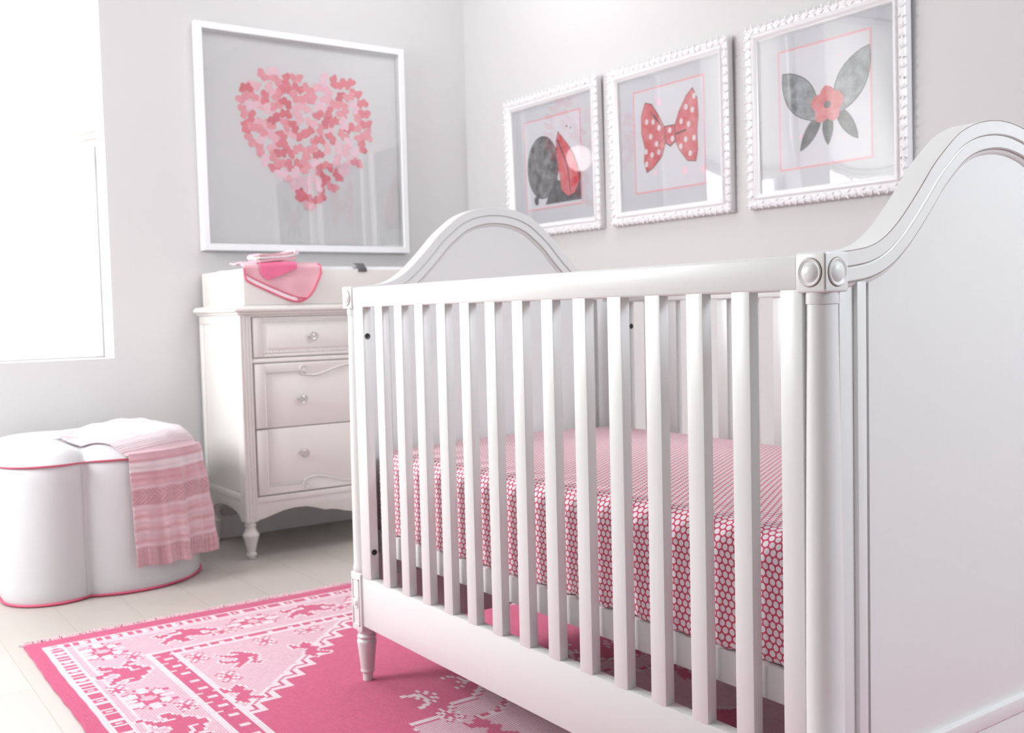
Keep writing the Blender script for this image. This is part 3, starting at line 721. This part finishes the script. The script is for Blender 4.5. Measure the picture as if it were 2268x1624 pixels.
# two deep drawers with scrolled frames
def deep(z0, z1, flip, ky, kz, lab):
    bm = B(); box(bm, DX-.018, DX-.007, dy0, dy1, z0, z1, .0012); box(bm, DX-.008, DX, dy0+.002, dy0+.040, z0+.001, z1-.001, .002); box(bm, DX-.008, DX, dy1-.040, dy1-.002, z0+.001, z1-.001, .002)
    # header / footer board with S curve edge
    Zt = (lambda h: z1-.001-h) if flip == 0 else (lambda h: z0+.001+h)
    edge = [(dy0+.036, .030), (.40, .030), (.47, .030), (.485, .036), (.50, .046), (.52, .050), (.545, .047), (.575, .038), (.61, .027), (.65, .018), (.69, .013), (DC, .012)]
    ed = edge+[(2*DC-y, h) for y, h in reversed(edge[:-1])]
    poly = [(dy0+.004, Zt(0))]+[(dy0+.004, Zt(.030))]+[(y, Zt(h)) for y, h in ed]+[(dy1-.004, Zt(.030)), (dy1-.004, Zt(0))]
    prism(bm, poly, 0, DX-.008, DX-.0005, .001)
    o = put('drawer', bm, 'dresser_paint', dr, 30, label=lab)
    bm = B()
    for m_ in (1, -1):
        Yf = lambda y: y if m_ == 1 else 2*DC-y
        pts = [(DX-.001, Yf(dy0+.040), Zt(z1-z0-.004)), (DX-.001, Yf(dy0+.040), Zt(.033)), (DX-.001, Yf(.465), Zt(.031))]
        tube(bm, pts[:2], .0022, 6); tube(bm, pts[1:], .0022, 6)
        sc = []
        for i in range(26):      # scroll curl then the long S
            a = -math.pi*.3+i/25*math.pi*2.1; r = .004+.011*i/25
            sc.append((DX+.0005, Yf(.482+r*math.cos(a)), Zt(.0255+r*math.sin(a)*1.0)))
        cur = [(.505, .048), (.52, .0505), (.545, .0475), (.575, .039), (.61, .0275), (.65, .0185), (.69, .0135), (DC, .0125)]
        sc2 = [(DX, Yf(.470), Zt(.036)), (DX, Yf(.482), Zt(.0455))]+[(DX, Yf(y), Zt(h)) for y, h in cur]
        tube(bm, sc[::1], .0024, 6); tube(bm, sc2, .0026, 6)
    put('scroll_moulding', bm, 'dresser_paint', o, 60)
    knob(o, ky, kz); knob(o, 2*DC-ky, kz)
deep(.4705, .7060, 0, .471, .570, 'middle deep drawer with scroll along its top'); deep(.2275, .4670, 1, .468, .371, 'bottom deep drawer with scroll along its foot')

# changing tray and pad
tr = thing('changing_tray', 'plain white open changing tray standing on the dresser top', 'changing tray', (-1.70, DC, .9155))
ty0, ty1, tx0, tx1 = .264, 2*DC-.264, -1.925, -1.490; tz0, tz1 = .9162, 1.046
bm = B(); box(bm, tx1-.016, tx1, ty0, ty1, tz0, tz1, .003, 3); put('front_board', bm, 'dresser_paint', tr)
bm = B(); box(bm, tx0, tx0+.016, ty0, ty1, tz0, tz1, .003, 3); put('back_board', bm, 'dresser_paint', tr)
for y in (ty0, ty1-.016):
    bm = B(); box(bm, tx0+.016, tx1-.016, y, y+.016, tz0, tz1, .002, 2); put('side_board', bm, 'dresser_paint', tr)
bm = B(); box(bm, tx0+.016, tx1-.016, ty0+.016, ty1-.016, tz0, tz0+.008); put('tray_bottom', bm, 'dresser_paint', tr)
pd = thing('changing_pad', 'white contoured changing pad lying in the tray', 'changing pad', (-1.70, DC, .925))
bm = B(); P = []; px0, px1, py0, py1 = tx0+.020, tx1-.020, ty0+.020, ty1-.020
for i in range(33):
    x = px0+(px1-px0)*i/32; row = []
    for j in range(41):
        y = py0+(py1-py0)*j/40; ex = min(x-px0, px1-x)/.03; ey = min(y-py0, py1-y)/.03
        side_ = abs(2*(i/32)-1); zt = 1.030+.036*side_**1.6
        zt = .95+(zt-.95)*math.sqrt(max(0, 1-(1-min(1, ex))**2))*math.sqrt(max(0, 1-(1-min(1, ey))**2)); row.append((x, y, zt))
    P.append(row)
V = grid(bm, P); ring = V[0]+[r_[-1] for r_ in V[1:-1]]+V[-1][::-1]+[r_[0] for r_ in reversed(V[1:-1])]
low = [bm.verts.new((v.co.x, v.co.y, .9255)) for v in ring]
for i in range(len(ring)): j = (i+1) % len(ring); bm.faces.new((ring[i], ring[j], low[j], low[i]))
bm.faces.new(low); put('pad', bm, 'pad_cotton', pd, 60)
bm = B(); prism(bm, [(-1.530, 1.0705), (-1.512, 1.0695), (-1.500, 1.0600), (-1.4895, 1.0500), (-1.4865, 1.0495), (-1.4865, 1.0360), (-1.4893, 1.0360), (-1.4893, 1.0470), (-1.502, 1.0560), (-1.514, 1.0655), (-1.530, 1.0665)], 1, .716, .752, .0006)
put('strap_buckle', bm, 'buckle', pd, label='grey strap buckle over the pad edge')

# towel draped over the tray front
def towel():
    t = thing('hooded_towel', 'pale pink bath towel with hot pink trim draped over the tray edge', 'towel', (-1.49, .41, 1.05))
    ys = np.linspace(.268, .560, 40)
    lowY = [.268, .275, .30, .36, .41, .44, .458, .475, .490, .505, .518, .530, .545, .560]
    lowZ = [1.020, 1.004, .9905, .9630, .9420, .9305, .9270, .9275, .9320, .9400, .9520, .9700, 1.000, 1.030]
    P = []
    for y in ys:
        zl = interp(y, lowY, lowZ); row = []
        nb = 14
        for j in range(nb+1):      # from hem up to the edge
            z = zl+(1.048-zl)*j/nb; row.append((-1.4845+.0035*math.sin(y*60)*(1-j/nb)+.001*math.sin(z*90), y, z))
        for a in (20, 45, 70, 90): r_ = math.radians(a); row.append((-1.4925+.008*math.cos(r_), y, 1.048+.012*math.sin(r_)*1.0))
        back = -1.60-.04*math.sin(y*9)-.015*math.sin((y-.268)/.292*math.pi)
        for j in range(1, 11):
            x = -1.4925+(back+1.4925)*j/10; row.append((x, y, 1.060+.010*math.sin(min(1, j/4)*math.pi/2)+.003*math.sin(y*40+j)))
        P.append(row)
    bm = B(); th = .005
    V = grid(bm, P); 
    t2 = bmesh.new(); bmesh.ops.recalc_face_normals(bm, faces=bm.faces)
    if sum(f.normal.x for f in bm.faces) < 0: bmesh.ops.reverse_faces(bm, faces=bm.faces)
    bmesh.ops.solidify(bm, geom=bm.faces[:], thickness=th)
    t2.free(); put('towel_cloth', bm, 'pale_pink_terry', t, 60)
    bm = B(); X = lambda y, z: -1.481+.0035*math.sin(y*60)*max(0, (1.048-z)/(1.048-.93)) 
    pts = [(X(y, z)+.001, y, z) for y, z in zip(lowY, lowZ)]+[(-1.483, .5605, 1.046), (-1.493, .5605, 1.062), (-1.56, .5605, 1.072)]
    tube(bm, [(-1.485, .2675, 1.048)]+pts, .0032, 8); put('trim', bm, 'pink_piping', t, 60, label='hot pink bound edge')
    bm = B(); pts = [(-1.4795, y, z+.019-.0*(y-.27)) for y, z in ((.274, 1.004), (.30, .9905), (.36, .9630), (.41, .9420), (.44, .9315), (.47, .922), (.495, .9205))]
    tube(bm, pts, .0024, 8)
    put('trim', bm, 'pink_piping', t, 60, label='second hot pink seam above the hem')
    bm = B(); pts = [Vector((-1.4800, y, z+.0095)) for y, z in ((.272, 1.006), (.30, .9905), (.36, .9630), (.41, .9420), (.44, .9310), (.462, .927))]
    secs = [[p+Vector((.001, 0, .0065)), p+Vector((.001, 0, -.0065)), p+Vector((-.003, 0, -.0065)), p+Vector((-.003, 0, .0065))] for p in pts]
    sweep(bm, None, secs); put('satin_band', bm, 'white_terry', t, 0, label='pale satin band between the pink seams')
towel()
def slab(bm, cx, cy, cz, lx, ly, lz, rz, ry, bend=0):
    t = bmesh.new(); bmesh.ops.create_cube(t, size=1); bmesh.ops.subdivide_edges(t, edges=t.edges[:], cuts=5, use_grid_fill=True)
    for v in t.verts:
        # rounded sides
        x, y, z = v.co.x*2, v.co.y*2, v.co.z*2; k = math.sqrt(max(0, 1-min(1, abs(x))**6*.3-min(1, abs(y))**6*.3))
        v.co = Vector((x*lx/2, y*ly/2, z*lz/2*k+bend*(y*y)+.0015*math.sin(9*x+4*y)))
    add(bm, t, Matrix.Translation((cx, cy, cz)) @ Matrix.Rotation(rz, 4, 'Z') @ Matrix.Rotation(ry, 4, 'X'))
# hot pink cloth under the pale one, its corner hanging over the towel
t = thing('washcloth', 'hot pink folded washcloth lying under the pale striped one on the towel', 'washcloth', (-1.53, .40, 1.075), 'washcloths on the tray')
bm = B(); P = []
for i in range(13):
    y = .325+.14*i/12; zl = interp(i/12, [0, .14, .22, 1], [1.030, 1.008, 1.006, 1.046]); row = []
    for j in range(6): row.append((-1.4765+.001*math.sin(i), y, zl+(1.062-zl)*j/5))
    for j in range(1, 7): row.append((-1.4765-.018*j, y, 1.062+.014*math.sin(min(1, j/1.5)*math.pi/2)))
    P.append(row)
grid(bm, P); bmesh.ops.recalc_face_normals(bm, faces=bm.faces)
bmesh.ops.solidify(bm, geom=bm.faces[:], thickness=.004); put('cloth', bm, 'hot_pink_terry', t, 60)
t = thing('washcloth', 'pale pink and white folded washcloth on top of the hot pink one', 'washcloth', (-1.53, .39, 1.08), 'washcloths on the tray')
bm = B(); slab(bm, -1.530, .393, 1.080, .085, .150, .010, .12, .10); put('folded_layer', bm, 'pale_pink_terry', t, 60)
bm = B(); slab(bm, -1.530, .393, 1.089, .082, .150, .009, .12, .10, .003); put('folded_layer', bm, 'white_terry', t, 60)
bm = B(); slab(bm, -1.532, .393, 1.097, .080, .148, .008, .12, .10, .006); put('folded_layer', bm, 'pale_pink_terry', t, 60)
for p_, r_ in (([(-1.572, .462, 1.106), (-1.53, .470, 1.110), (-1.492, .472, 1.107)], .009), ([(-1.568, .318, 1.090), (-1.53, .316, 1.086), (-1.488, .318, 1.080)], .006)):
    bm = B(); tube(bm, p_, r_, 10); put('rolled_edge', bm, 'white_terry', t, 60, label='white rolled edge')

# ================================================================ OTTOMAN
OC = (-1.58, -.30); LB = (-1.60, -.18, .272); LA = (-1.480, -.412, .143); LA2 = (-1.735, -.415, .143)
def ray_exit(c, r, phi):
    dx, dy = math.cos(phi), math.sin(phi); ox, oy = OC[0]-c[0], OC[1]-c[1]
    b_ = ox*dx+oy*dy; q = b_*b_-(ox*ox+oy*oy-r*r)
    return -1 if q < 0 else -b_+math.sqrt(q)
def oradius(phi):
    best = max(ray_exit(LB[:2], LB[2], phi), 0)
    for k in range(9):
        c = (LA[0]+(LA2[0]-LA[0])*k/8, LA[1]); best = max(best, ray_exit(c, LA[2], phi))
    return best
NP = 240; OR = [oradius(2*math.pi*i/NP) for i in range(NP)]
for _ in range(1): OR = [(OR[i-1]+2*OR[i]+OR[(i+1) % NP])/4 for i in range(NP)]
def orad(phi): x = (phi/(2*math.pi) % 1)*NP; i = int(x); f = x-i; return OR[i % NP]*(1-f)+OR[(i+1) % NP]*f
def dome(x, y):
    dx, dy = x-OC[0], y-OC[1]; rho = math.hypot(dx, dy); R_ = orad(math.atan2(dy, dx)); e = max(0, R_-rho)
    z = .434+.066*(1-math.exp(-e/.032))+.008*math.exp(-((x-LB[0])**2+(y-LB[1])**2)/.03)
    # dimples where the lobes meet
    for (a, b_, k) in ((-1.43, -.325, .022), (-1.56, -.33, .010)): z -= k*math.exp(-((x-a)**2+(y-b_)**2)/.0018)
    return z
ot = thing('ottoman', 'white lobed ottoman with pink piping under the window', 'ottoman', (OC[0], OC[1], 0))
bm = B(); P = []
for i in range(NP):
    a = 2*math.pi*i/NP; R_ = OR[i]; c, s = math.cos(a), math.sin(a)
    row = [(OC[0]+(R_-.004)*c, OC[1]+(R_-.004)*s, .004)]
    for k in range(1, 14):
        z = .012+(.424-.012)*(k-1)/12; rr_ = R_-.001+.004*math.sin(math.pi*(z/.43))
        row.append((OC[0]+rr_*c, OC[1]+rr_*s, z))
    row.append((OC[0]+(R_-.006)*c, OC[1]+(R_-.006)*s, .433)); P.append(row)
grid(bm, P, True); bm.faces.new([v for v in bm.verts if abs(v.co.z-.004) < 1e-5]); put('base', bm, 'white_canvas', ot, 60)
bm = B(); P = []
for i in range(NP):
    a = 2*math.pi*i/NP; R_ = OR[i]; c, s = math.cos(a), math.sin(a); row = [(OC[0]+(R_-.006)*c, OC[1]+(R_-.006)*s, .4315)]
    for k in range(26):
        e = .0+R_*(k/26)**1.7; rho = R_-e; x, y = OC[0]+rho*c, OC[1]+rho*s; z = dome(x, y); bul = .007*math.exp(-e/.02)
        row.append((x+bul*c*(1 if k else .3), y+bul*s*(1 if k else .3), z))
    row.append((OC[0], OC[1], dome(*OC))); P.append(row)
grid(bm, P, True); bmesh.ops.remove_doubles(bm, verts=bm.verts, dist=.00002); put('cushion', bm, 'white_canvas', ot, 70)
for z, off in ((.4335, .002), (.006, .0015)):
    bm = B(); P = []
    for i in range(NP):
        a = 2*math.pi*i/NP; c, s = math.cos(a), math.sin(a); R_ = OR[i]+off
        P.append([(OC[0]+(R_+.0036*math.cos(b_))*c, OC[1]+(R_+.0036*math.cos(b_))*s, z+.0036*math.sin(b_)) for b_ in [2*math.pi*j/8 for j in range(9)]])
    grid(bm, P, True); put('piping', bm, 'pink_piping', ot, 60, label='hot pink piping')
# vertical seams at the lobe joints
for ph in (math.atan2(-.326-OC[1], -1.392-OC[0]),):
    bm = B(); R_ = orad(ph); tube(bm, [(OC[0]+(R_+.001+.004*math.sin(math.pi*z/.43))*math.cos(ph), OC[1]+(R_+.001+.004*math.sin(math.pi*z/.43))*math.sin(ph), z) for z in [.01+.42*k/12 for k in range(13)]], .002, 6); put('seam', bm, 'white_canvas', ot, 60)

# knitted throw
def throw():
    NU = 90; P = []; UV = []
    bx_, by_, br = LB
    for i in range(NU+1):
        u = i/NU; al = math.radians(-4+u*68); ca, sa = math.cos(al), math.sin(al)
        fold = .016*math.sin(u*math.pi*2*3.1+.6)+.010*math.sin(u*math.pi*2*6.3+2)
        ridge = .030*math.exp(-((u-.50)/.07)**2)-.020*math.exp(-((u-.62)/.06)**2)+.035*math.exp(-((u-.93)/.10)**2)
        row = []; uvr = []
        wU = u*.40
        hem = .088-.012*u+.004*math.sin(u*20)
        nh = 36
        for j in range(nh+1):
            z = hem+(.446-hem)*j/nh; dn = (1-j/nh); g = dn**.7
            r = br+.014+(fold*.55+ridge+.012)*g+.002*math.sin(z*60+u*8)
            sw = al-.10*dn*(1-u)*-.35
            row.append((bx_+r*math.cos(al+.03*dn), by_+r*math.sin(al+.03*dn), z)); uvr.append((wU, (z-hem)*(.446-.084)/(.446-hem)))
        L0 = .446-.084
        # round the rim and run over the cushion
        d0 = Vector((.60*(1-u)+1.0*u, .80*(1-u)+.20*u)).normalized()
        rim = Vector((bx_+(br+.008)*ca, by_+(br+.008)*sa))
        n2 = 34; Lt = (.27+.10*u)
        for j in range(1, n2+1):
            tt = Lt*(j/n2)**1.15; p = rim-d0*tt; x, y = p
            zb = dome(x, y); wr = .004*math.sin(u*23+tt*20)+.003*math.sin(tt*45+u*9)
            back = max(0, (j/n2-.8)/.2)
            z = max(zb, .434)+.0085+max(0, wr)*min(1, tt/.05)+(.010*math.sin(back*math.pi) if back > 0 else 0)
            row.append((max(x, -1.90), y, z)); uvr.append((wU, L0+tt))
        P.append(row); UV.append(uvr)
    bm = B(); grid(bm, P, uv=UV); bmesh.ops.recalc_face_normals(bm, faces=bm.faces)
    if sum(f.normal.z for f in bm.faces) > 0: bmesh.ops.reverse_faces(bm, faces=bm.faces)
    bmesh.ops.solidify(bm, geom=bm.faces[:], thickness=.004)
    o = put('knitted_throw', bm, 'pink_knit', None, 70, loc=(-1.5, -.1, .434)); tag(o, 'pale pink knitted throw draped over the white ottoman', 'blanket')
throw()

# ================================================================ PICTURES
def mitred(bm, a0, a1, z0, z1, prof, P3):
    """rectangular frame; prof = (inset, height) closed loop; P3 maps (a, z, h) to a point"""
    corners = [(a0, z0, 1, 1), (a1, z0, -1, 1), (a1, z1, -1, -1), (a0, z1, 1, -1)]
    V = [[bm.verts.new(P3(a+sa*i, z+sz*i, h)) for i, h in prof] for a, z, sa, sz in corners]
    k = len(prof)
    for c in range(4):
        A_, B_ = V[c], V[(c+1) % 4]
        for j in range(k): bm.faces.new((A_[j], A_[(j+1) % k], B_[(j+1) % k], B_[j]))
def flat(bm, pts, P3, h, mi=0):
    f = bm.faces.new([bm.verts.new(P3(a, z, h)) for a, z in pts]); f.material_index = mi; return f
def ell(ca, cz, ra, rz, rot=0, n_=28, wob=0, seed=0):
    out_ = []
    for i in range(n_):
        t_ = 2*math.pi*i/n_; w = 1+wob*math.sin(3*t_+seed)+wob*.6*math.sin(7*t_+seed*2)
        x, y = ra*w*math.cos(t_), rz*w*math.sin(t_); out_.append((ca+x*math.cos(rot)-y*math.sin(rot), cz+x*math.sin(rot)+y*math.cos(rot)))
    return out_
def rectpts(a0, a1, z0, z1): return [(a0, z0), (a1, z0), (a1, z1), (a0, z1)]
# large plain frame over the dresser
bp = thing('framed_picture', 'large plain white frame with a pink heart of petals over the dresser', 'picture', (XW, .725, 1.137))
PB = lambda a, z, h: (XW+.0005+h, a, z)
ga0, ga1, gz0, gz1 = .270, 1.180, 1.137, 2.014
bm = B(); mitred(bm, ga0, ga1, gz0, gz1, [(0, 0), (0, .038), (.002, .040), (.024, .040), (.026, .038), (.026, .012), (.03, .012), (.03, 0)], PB); put('frame', bm, 'frame_white', bp, 30)
bm = B(); flat(bm, rectpts(ga0+.026, ga1-.026, gz0+.026, gz1-.026), PB, .008); put('backing_paper', bm, 'paper', bp, 0)
bm = B(); mitred(bm, ga0+.026, ga1-.026, gz0+.026, gz1-.026, [(0, .0085), (0, .022), (.006, .022), (.006, .0085)], PB); put('spacer', bm, 'paper', bp, 0)
bm = B(); box(bm, XW+.0285, XW+.0305, ga0+.024, ga1-.024, gz0+.024, gz1-.024); put('glass_pane', bm, 'picture_glass', bp, 0)
bm = B(); rr = random.Random(11); hc = (.735, 1.575); cnt = 0; layer = 0
def inheart(a, z, m_=0):
    x = (a-hc[0])/.315; y = (z-hc[1])/.30
    x *= (1+m_); y *= (1+m_); y += .12
    return (x*x+(y*1.08-.62*math.sqrt(abs(x)))**2) < .92
pts_ = []
for i in range(6000):
    a, z = hc[0]+rr.uniform(-.33, .33), hc[1]+rr.uniform(-.33, .33)
    if inheart(a, z, .07) and all((a-p[0])**2+(z-p[1])**2 > .034**2 for p in pts_): pts_.append((a, z))
for a, z in pts_:
    mi = rr.choices([0, 1, 2, 3, 4], [4, 4, 3, 3, 1])[0]; rot = rr.uniform(0, 6.28); layer += 1; h = .0085+.000012*layer
    # blossom of paired petals
    for s in (0, math.pi):
        for (r_, w, o_) in ((.030, .013, .45), (.022, .010, -.55)):
            th = rot+s+o_*(1 if s == 0 else -1); ca, cz = a+math.cos(th)*r_*.5, z+math.sin(th)*r_*.5
            flat(bm, ell(ca, cz, r_*.58, w, th, 14, .09, rr.random()*6), PB, h+.000003*(o_ > 0)+.000001*s, mi)
put('petal_print', bm, ['ink0', 'ink1', 'ink2', 'ink3', 'ink4'], bp, 0, label='heart shape of scattered pink petals')

# three ornate frames on the right wall
def ornate(x0, x1, label, art):
    z0, z1 = 1.177, 1.762 if x0 < -1 else 1.757
    t = thing('framed_picture', label, 'picture', ((x0+x1)/2, YW, z0), 'ornate white frames on the right wall')
    PF = lambda a, z, h: (a, YW-.0005-h, z)
    bm = B(); mitred(bm, x0+.004, x1-.004, z0+.004, z1-.004, [(0, 0), (0, .018), (.004, .024), (.012, .027), (.022, .024), (.027, .020), (.030, .024), (.034, .026), (.038, .024), (.042, .018), (.047, .016), (.048, .010), (.05, .010), (.05, 0)], PF)
    fr = put('frame', bm, 'ornate_white', t, 35)
    bm = B(); rr = random.Random(int(x0*100)+500)
    def leafs(p, q):
        p, q = Vector(p), Vector(q); d_ = (q-p); L = d_.length; d_.normalize(); nrm = Vector((-d_.y, d_.x)); k = int(L/.0265)
        for i in range(k+1):
            c = p+d_*(L*i/k)
            for o_, s, an in ((.0, .0085, .5), (.008, .006, -.7), (-.008, .0065, 1.1)):
                c2 = c+nrm*o_+d_*rr.uniform(-.002, .002); tt = bmesh.new(); bmesh.ops.create_uvsphere(tt, u_segments=8, v_segments=5, radius=1)
                rot = math.atan2(d_.y, d_.x)+an*(1 if i % 2 else -1)
                mtx = Matrix(((1, 0, 0, c2.x), (0, 0, -1, YW-.0265), (0, 1, 0, c2.y), (0, 0, 0, 1))) @ Matrix.Rotation(rot, 4, 'Z') @ Matrix.Diagonal((s*rr.uniform(1.0, 1.5), s*rr.uniform(.42, .6), .0034, 1))
                add(bm, tt, mtx)
    i = .0145
    leafs((x0+i, z0+i), (x1-i, z0+i)); leafs((x1-i, z0+i), (x1-i, z1-i)); leafs((x1-i, z1-i), (x0+i, z1-i)); leafs((x0+i, z1-i), (x0+i, z0+i))
    t.rotation_euler = (.017, 0, 0)      # hangs with its top edge leaning off the wall
    o = put('frame_carving', bm, 'ornate_white', fr, 60)
    xi0, xi1, zi0, zi1 = x0+.049, x1-.049, z0+.027+.022, z1-.049
    bm = B(); flat(bm, rectpts(x0+.048, x1-.048, z0+.048, z1-.048), PF, .0075); put('mat_board', bm, 'mat_board', t, 0)
    bm = B(); box(bm, x0+.046, x1-.046, YW-.0142, YW-.0130, z0+.046, z1-.046)
    for v in bm.verts: v.co.y -= (v.co.z-(z0+z1)/2)*.014
    put('glass_pane', bm, 'picture_glass', t, 0)
    # printed sheet with a pink rule
    a0, a1, b0, b1 = x0+.131, x1-.130, 1.292, 1.652
    bm = B(); flat(bm, rectpts(a0, a1, b0, b1), PF, .0079); sh = put('print_sheet', bm, 'print_paper', t, 0)
    bm = B(); mitred(bm, a0-.004, a1+.004, b0-.004, b1+.004, [(0, .0080), (0, .0083), (.0055, .0083), (.0055, .0080)], PF); put('pink_rule', bm, 'pink_line', t, 0)
    bm = B(); art(bm, PF); put('artwork', bm, ['grey_wash', 'red_wash', 'white_dot', 'ink_line', 'ink3', 'pale_grey_wash', 'dark_wash'], t, 0)
    return t
def art1(bm, P):
    flat(bm, ell(-1.355, 1.457, .105, .127, 0, 40), P, .0084, 3); flat(bm, ell(-1.355, 1.457, .102, .124, 0, 40), P, .0086, 0)
    flat(bm, ell(-1.405, 1.325, .014, .018, .5), P, .0086, 6); flat(bm, ell(-1.395, 1.340, .012, .010, .2), P, .0087, 6)
    flat(bm, [(-1.345, 1.305), (-1.31, 1.36), (-1.27, 1.40), (-1.18, 1.37), (-1.112, 1.42), (-1.112, 1.305)], P, .00865, 6)
    lf = [(-1.245, 1.585), (-1.20, 1.54), (-1.155, 1.49), (-1.125, 1.43), (-1.120, 1.38), (-1.150, 1.335), (-1.195, 1.325), (-1.235, 1.355), (-1.245, 1.42), (-1.262, 1.50), (-1.258, 1.55)]
    ctr = (sum(p[0] for p in lf)/len(lf), sum(p[1] for p in lf)/len(lf))
    flat(bm, [(ctr[0]+(p[0]-ctr[0])*1.04, ctr[1]+(p[1]-ctr[1])*1.03) for p in lf], P, .0088, 3); flat(bm, lf, P, .0090, 1)
    flat(bm, [(-1.25, 1.56), (-1.19, 1.45), (-1.175, 1.34), (-1.18, 1.34), (-1.196, 1.45), (-1.254, 1.55)], P, .0092, 3)
    flat(bm, ell(-1.19, 1.60, .004, .005), P, .0086, 3); flat(bm, ell(-1.165, 1.59, .003, .004), P, .0086, 3)
def art2(bm, P):
    L = [(-.757, 1.50), (-.757, 1.56), (-.735, 1.607), (-.70, 1.597), (-.665, 1.55), (-.635, 1.50), (-.632, 1.465), (-.655, 1.41), (-.70, 1.375), (-.735, 1.362), (-.748, 1.40), (-.742, 1.45)]
    Rr = [(-.59, 1.50), (-.565, 1.55), (-.53, 1.595), (-.498, 1.618), (-.478, 1.58), (-.474, 1.52), (-.482, 1.47), (-.480, 1.41), (-.490, 1.372), (-.53, 1.378), (-.568, 1.42), (-.592, 1.465)]
    for q in (L, Rr):
        c = (sum(p[0] for p in q)/len(q), sum(p[1] for p in q)/len(q))
        flat(bm, [(c[0]+(p[0]-c[0])*1.03, c[1]+(p[1]-c[1])*1.025) for p in q], P, .0084, 3); flat(bm, q, P, .0086, 1)
    flat(bm, [(-.638, 1.512), (-.585, 1.510), (-.583, 1.450), (-.612, 1.436), (-.636, 1.452)], P, .0088, 3); flat(bm, [(-.635, 1.509), (-.588, 1.507), (-.586, 1.453), (-.612, 1.440), (-.633, 1.455)], P, .0090, 1)
    for a, z in ((-.728, 1.54), (-.695, 1.535), (-.665, 1.51), (-.71, 1.485), (-.68, 1.455), (-.735, 1.435), (-.705, 1.42), (-.67, 1.425), (-.735, 1.39), (-.612, 1.493), (-.60, 1.462), (-.53, 1.56), (-.50, 1.545), (-.555, 1.515), (-.52, 1.50), (-.495, 1.45), (-.535, 1.45), (-.56, 1.43), (-.515, 1.40), (-.49, 1.59)):
        flat(bm, ell(a, z, .0085, .010), P, .0092, 2)
    for q in ([(-.636, 1.475), (-.69, 1.44), (-.70, 1.436), (-.64, 1.469)], [(-.586, 1.478), (-.535, 1.485), (-.53, 1.481), (-.587, 1.472)], [(-.64, 1.50), (-.68, 1.55), (-.715, 1.58), (-.685, 1.545)]): flat(bm, q, P, .0091, 6)
    for a, z, r_ in ((-.665, 1.60, .012), (-.685, 1.62, .005), (-.69, 1.355, .009), (-.545, 1.345, .012), (-.46, 1.34, .010)): flat(bm, ell(a, z, r_, r_*1.2), P, .0084, 4)
def art3(bm, P):
    # an open red poppy with grey leaves
    def lf(a, z, la, lw, rot, mi, h):
        p = []
        for i in range(12): s = i/11; p.append((la*(s-.5)*2, lw*math.sin(math.pi*s)**.8))
        p += [(x, -y) for x, y in reversed(p[1:-1])]
        flat(bm, [(a+x*math.cos(rot)-y*math.sin(rot), z+x*math.sin(rot)+y*math.cos(rot)) for x, y in p], P, h, mi)
    lf(-.045, 1.505, .105, .052, 2.25, 3, .0084); lf(-.045, 1.505, .102, .049, 2.25, 5, .0086)
    lf(.140, 1.520, .110, .052, .95, 3, .0084); lf(.140, 1.520, .107, .049, .95, 5, .0086)
    lf(-.005, 1.395, .070, .022, .9, 6, .0085); lf(.120, 1.405, .070, .022, 2.2, 6, .0085); lf(.055, 1.40, .055, .02, 1.57, 6, .00855)
    for k in range(5):
        th = math.pi/2+k*2*math.pi/5; flat(bm, ell(.055+.026*math.cos(th), 1.465+.022*math.sin(th), .034, .028, th, 20, .05, k), P, .0087+.0001*k, 1)
    flat(bm, ell(.055, 1.465, .013, .011), P, .0094, 3)
    for a, z, r_ in ((-.045, 1.385, .006), (-.08, 1.39, .004), (.115, 1.36, .006), (.10, 1.60, .003)): flat(bm, ell(a, z, r_, r_*1.2), P, .0084, 4)
ornate(-1.603, -.978, 'ornate white frame with a grey balloon and red leaf, nearest the corner', art1)
ornate(-.925, -.318, 'ornate white frame with a red white-dotted bow, the middle of three', art2)
ornate(-.255, .335, 'ornate white frame with a red flower and grey leaves, nearest the crib arch', art3)

# black cable behind the dresser leg
bm = B(); tube(bm, [(-1.94, .275, .185), (-1.925, .278, .175), (-1.922, .295, .160), (-1.922, .285, .140), (-1.922, .30, .118), (-1.922, .27, .07), (-1.92, .22, .012), (-1.915, .16, .0045)], .004, 8)
o = put('power_cord', bm, 'black_cord', None, 60, loc=(-1.92, .17, .01)); tag(o, 'black cord hanging against the wall behind the dresser leg', 'cord')
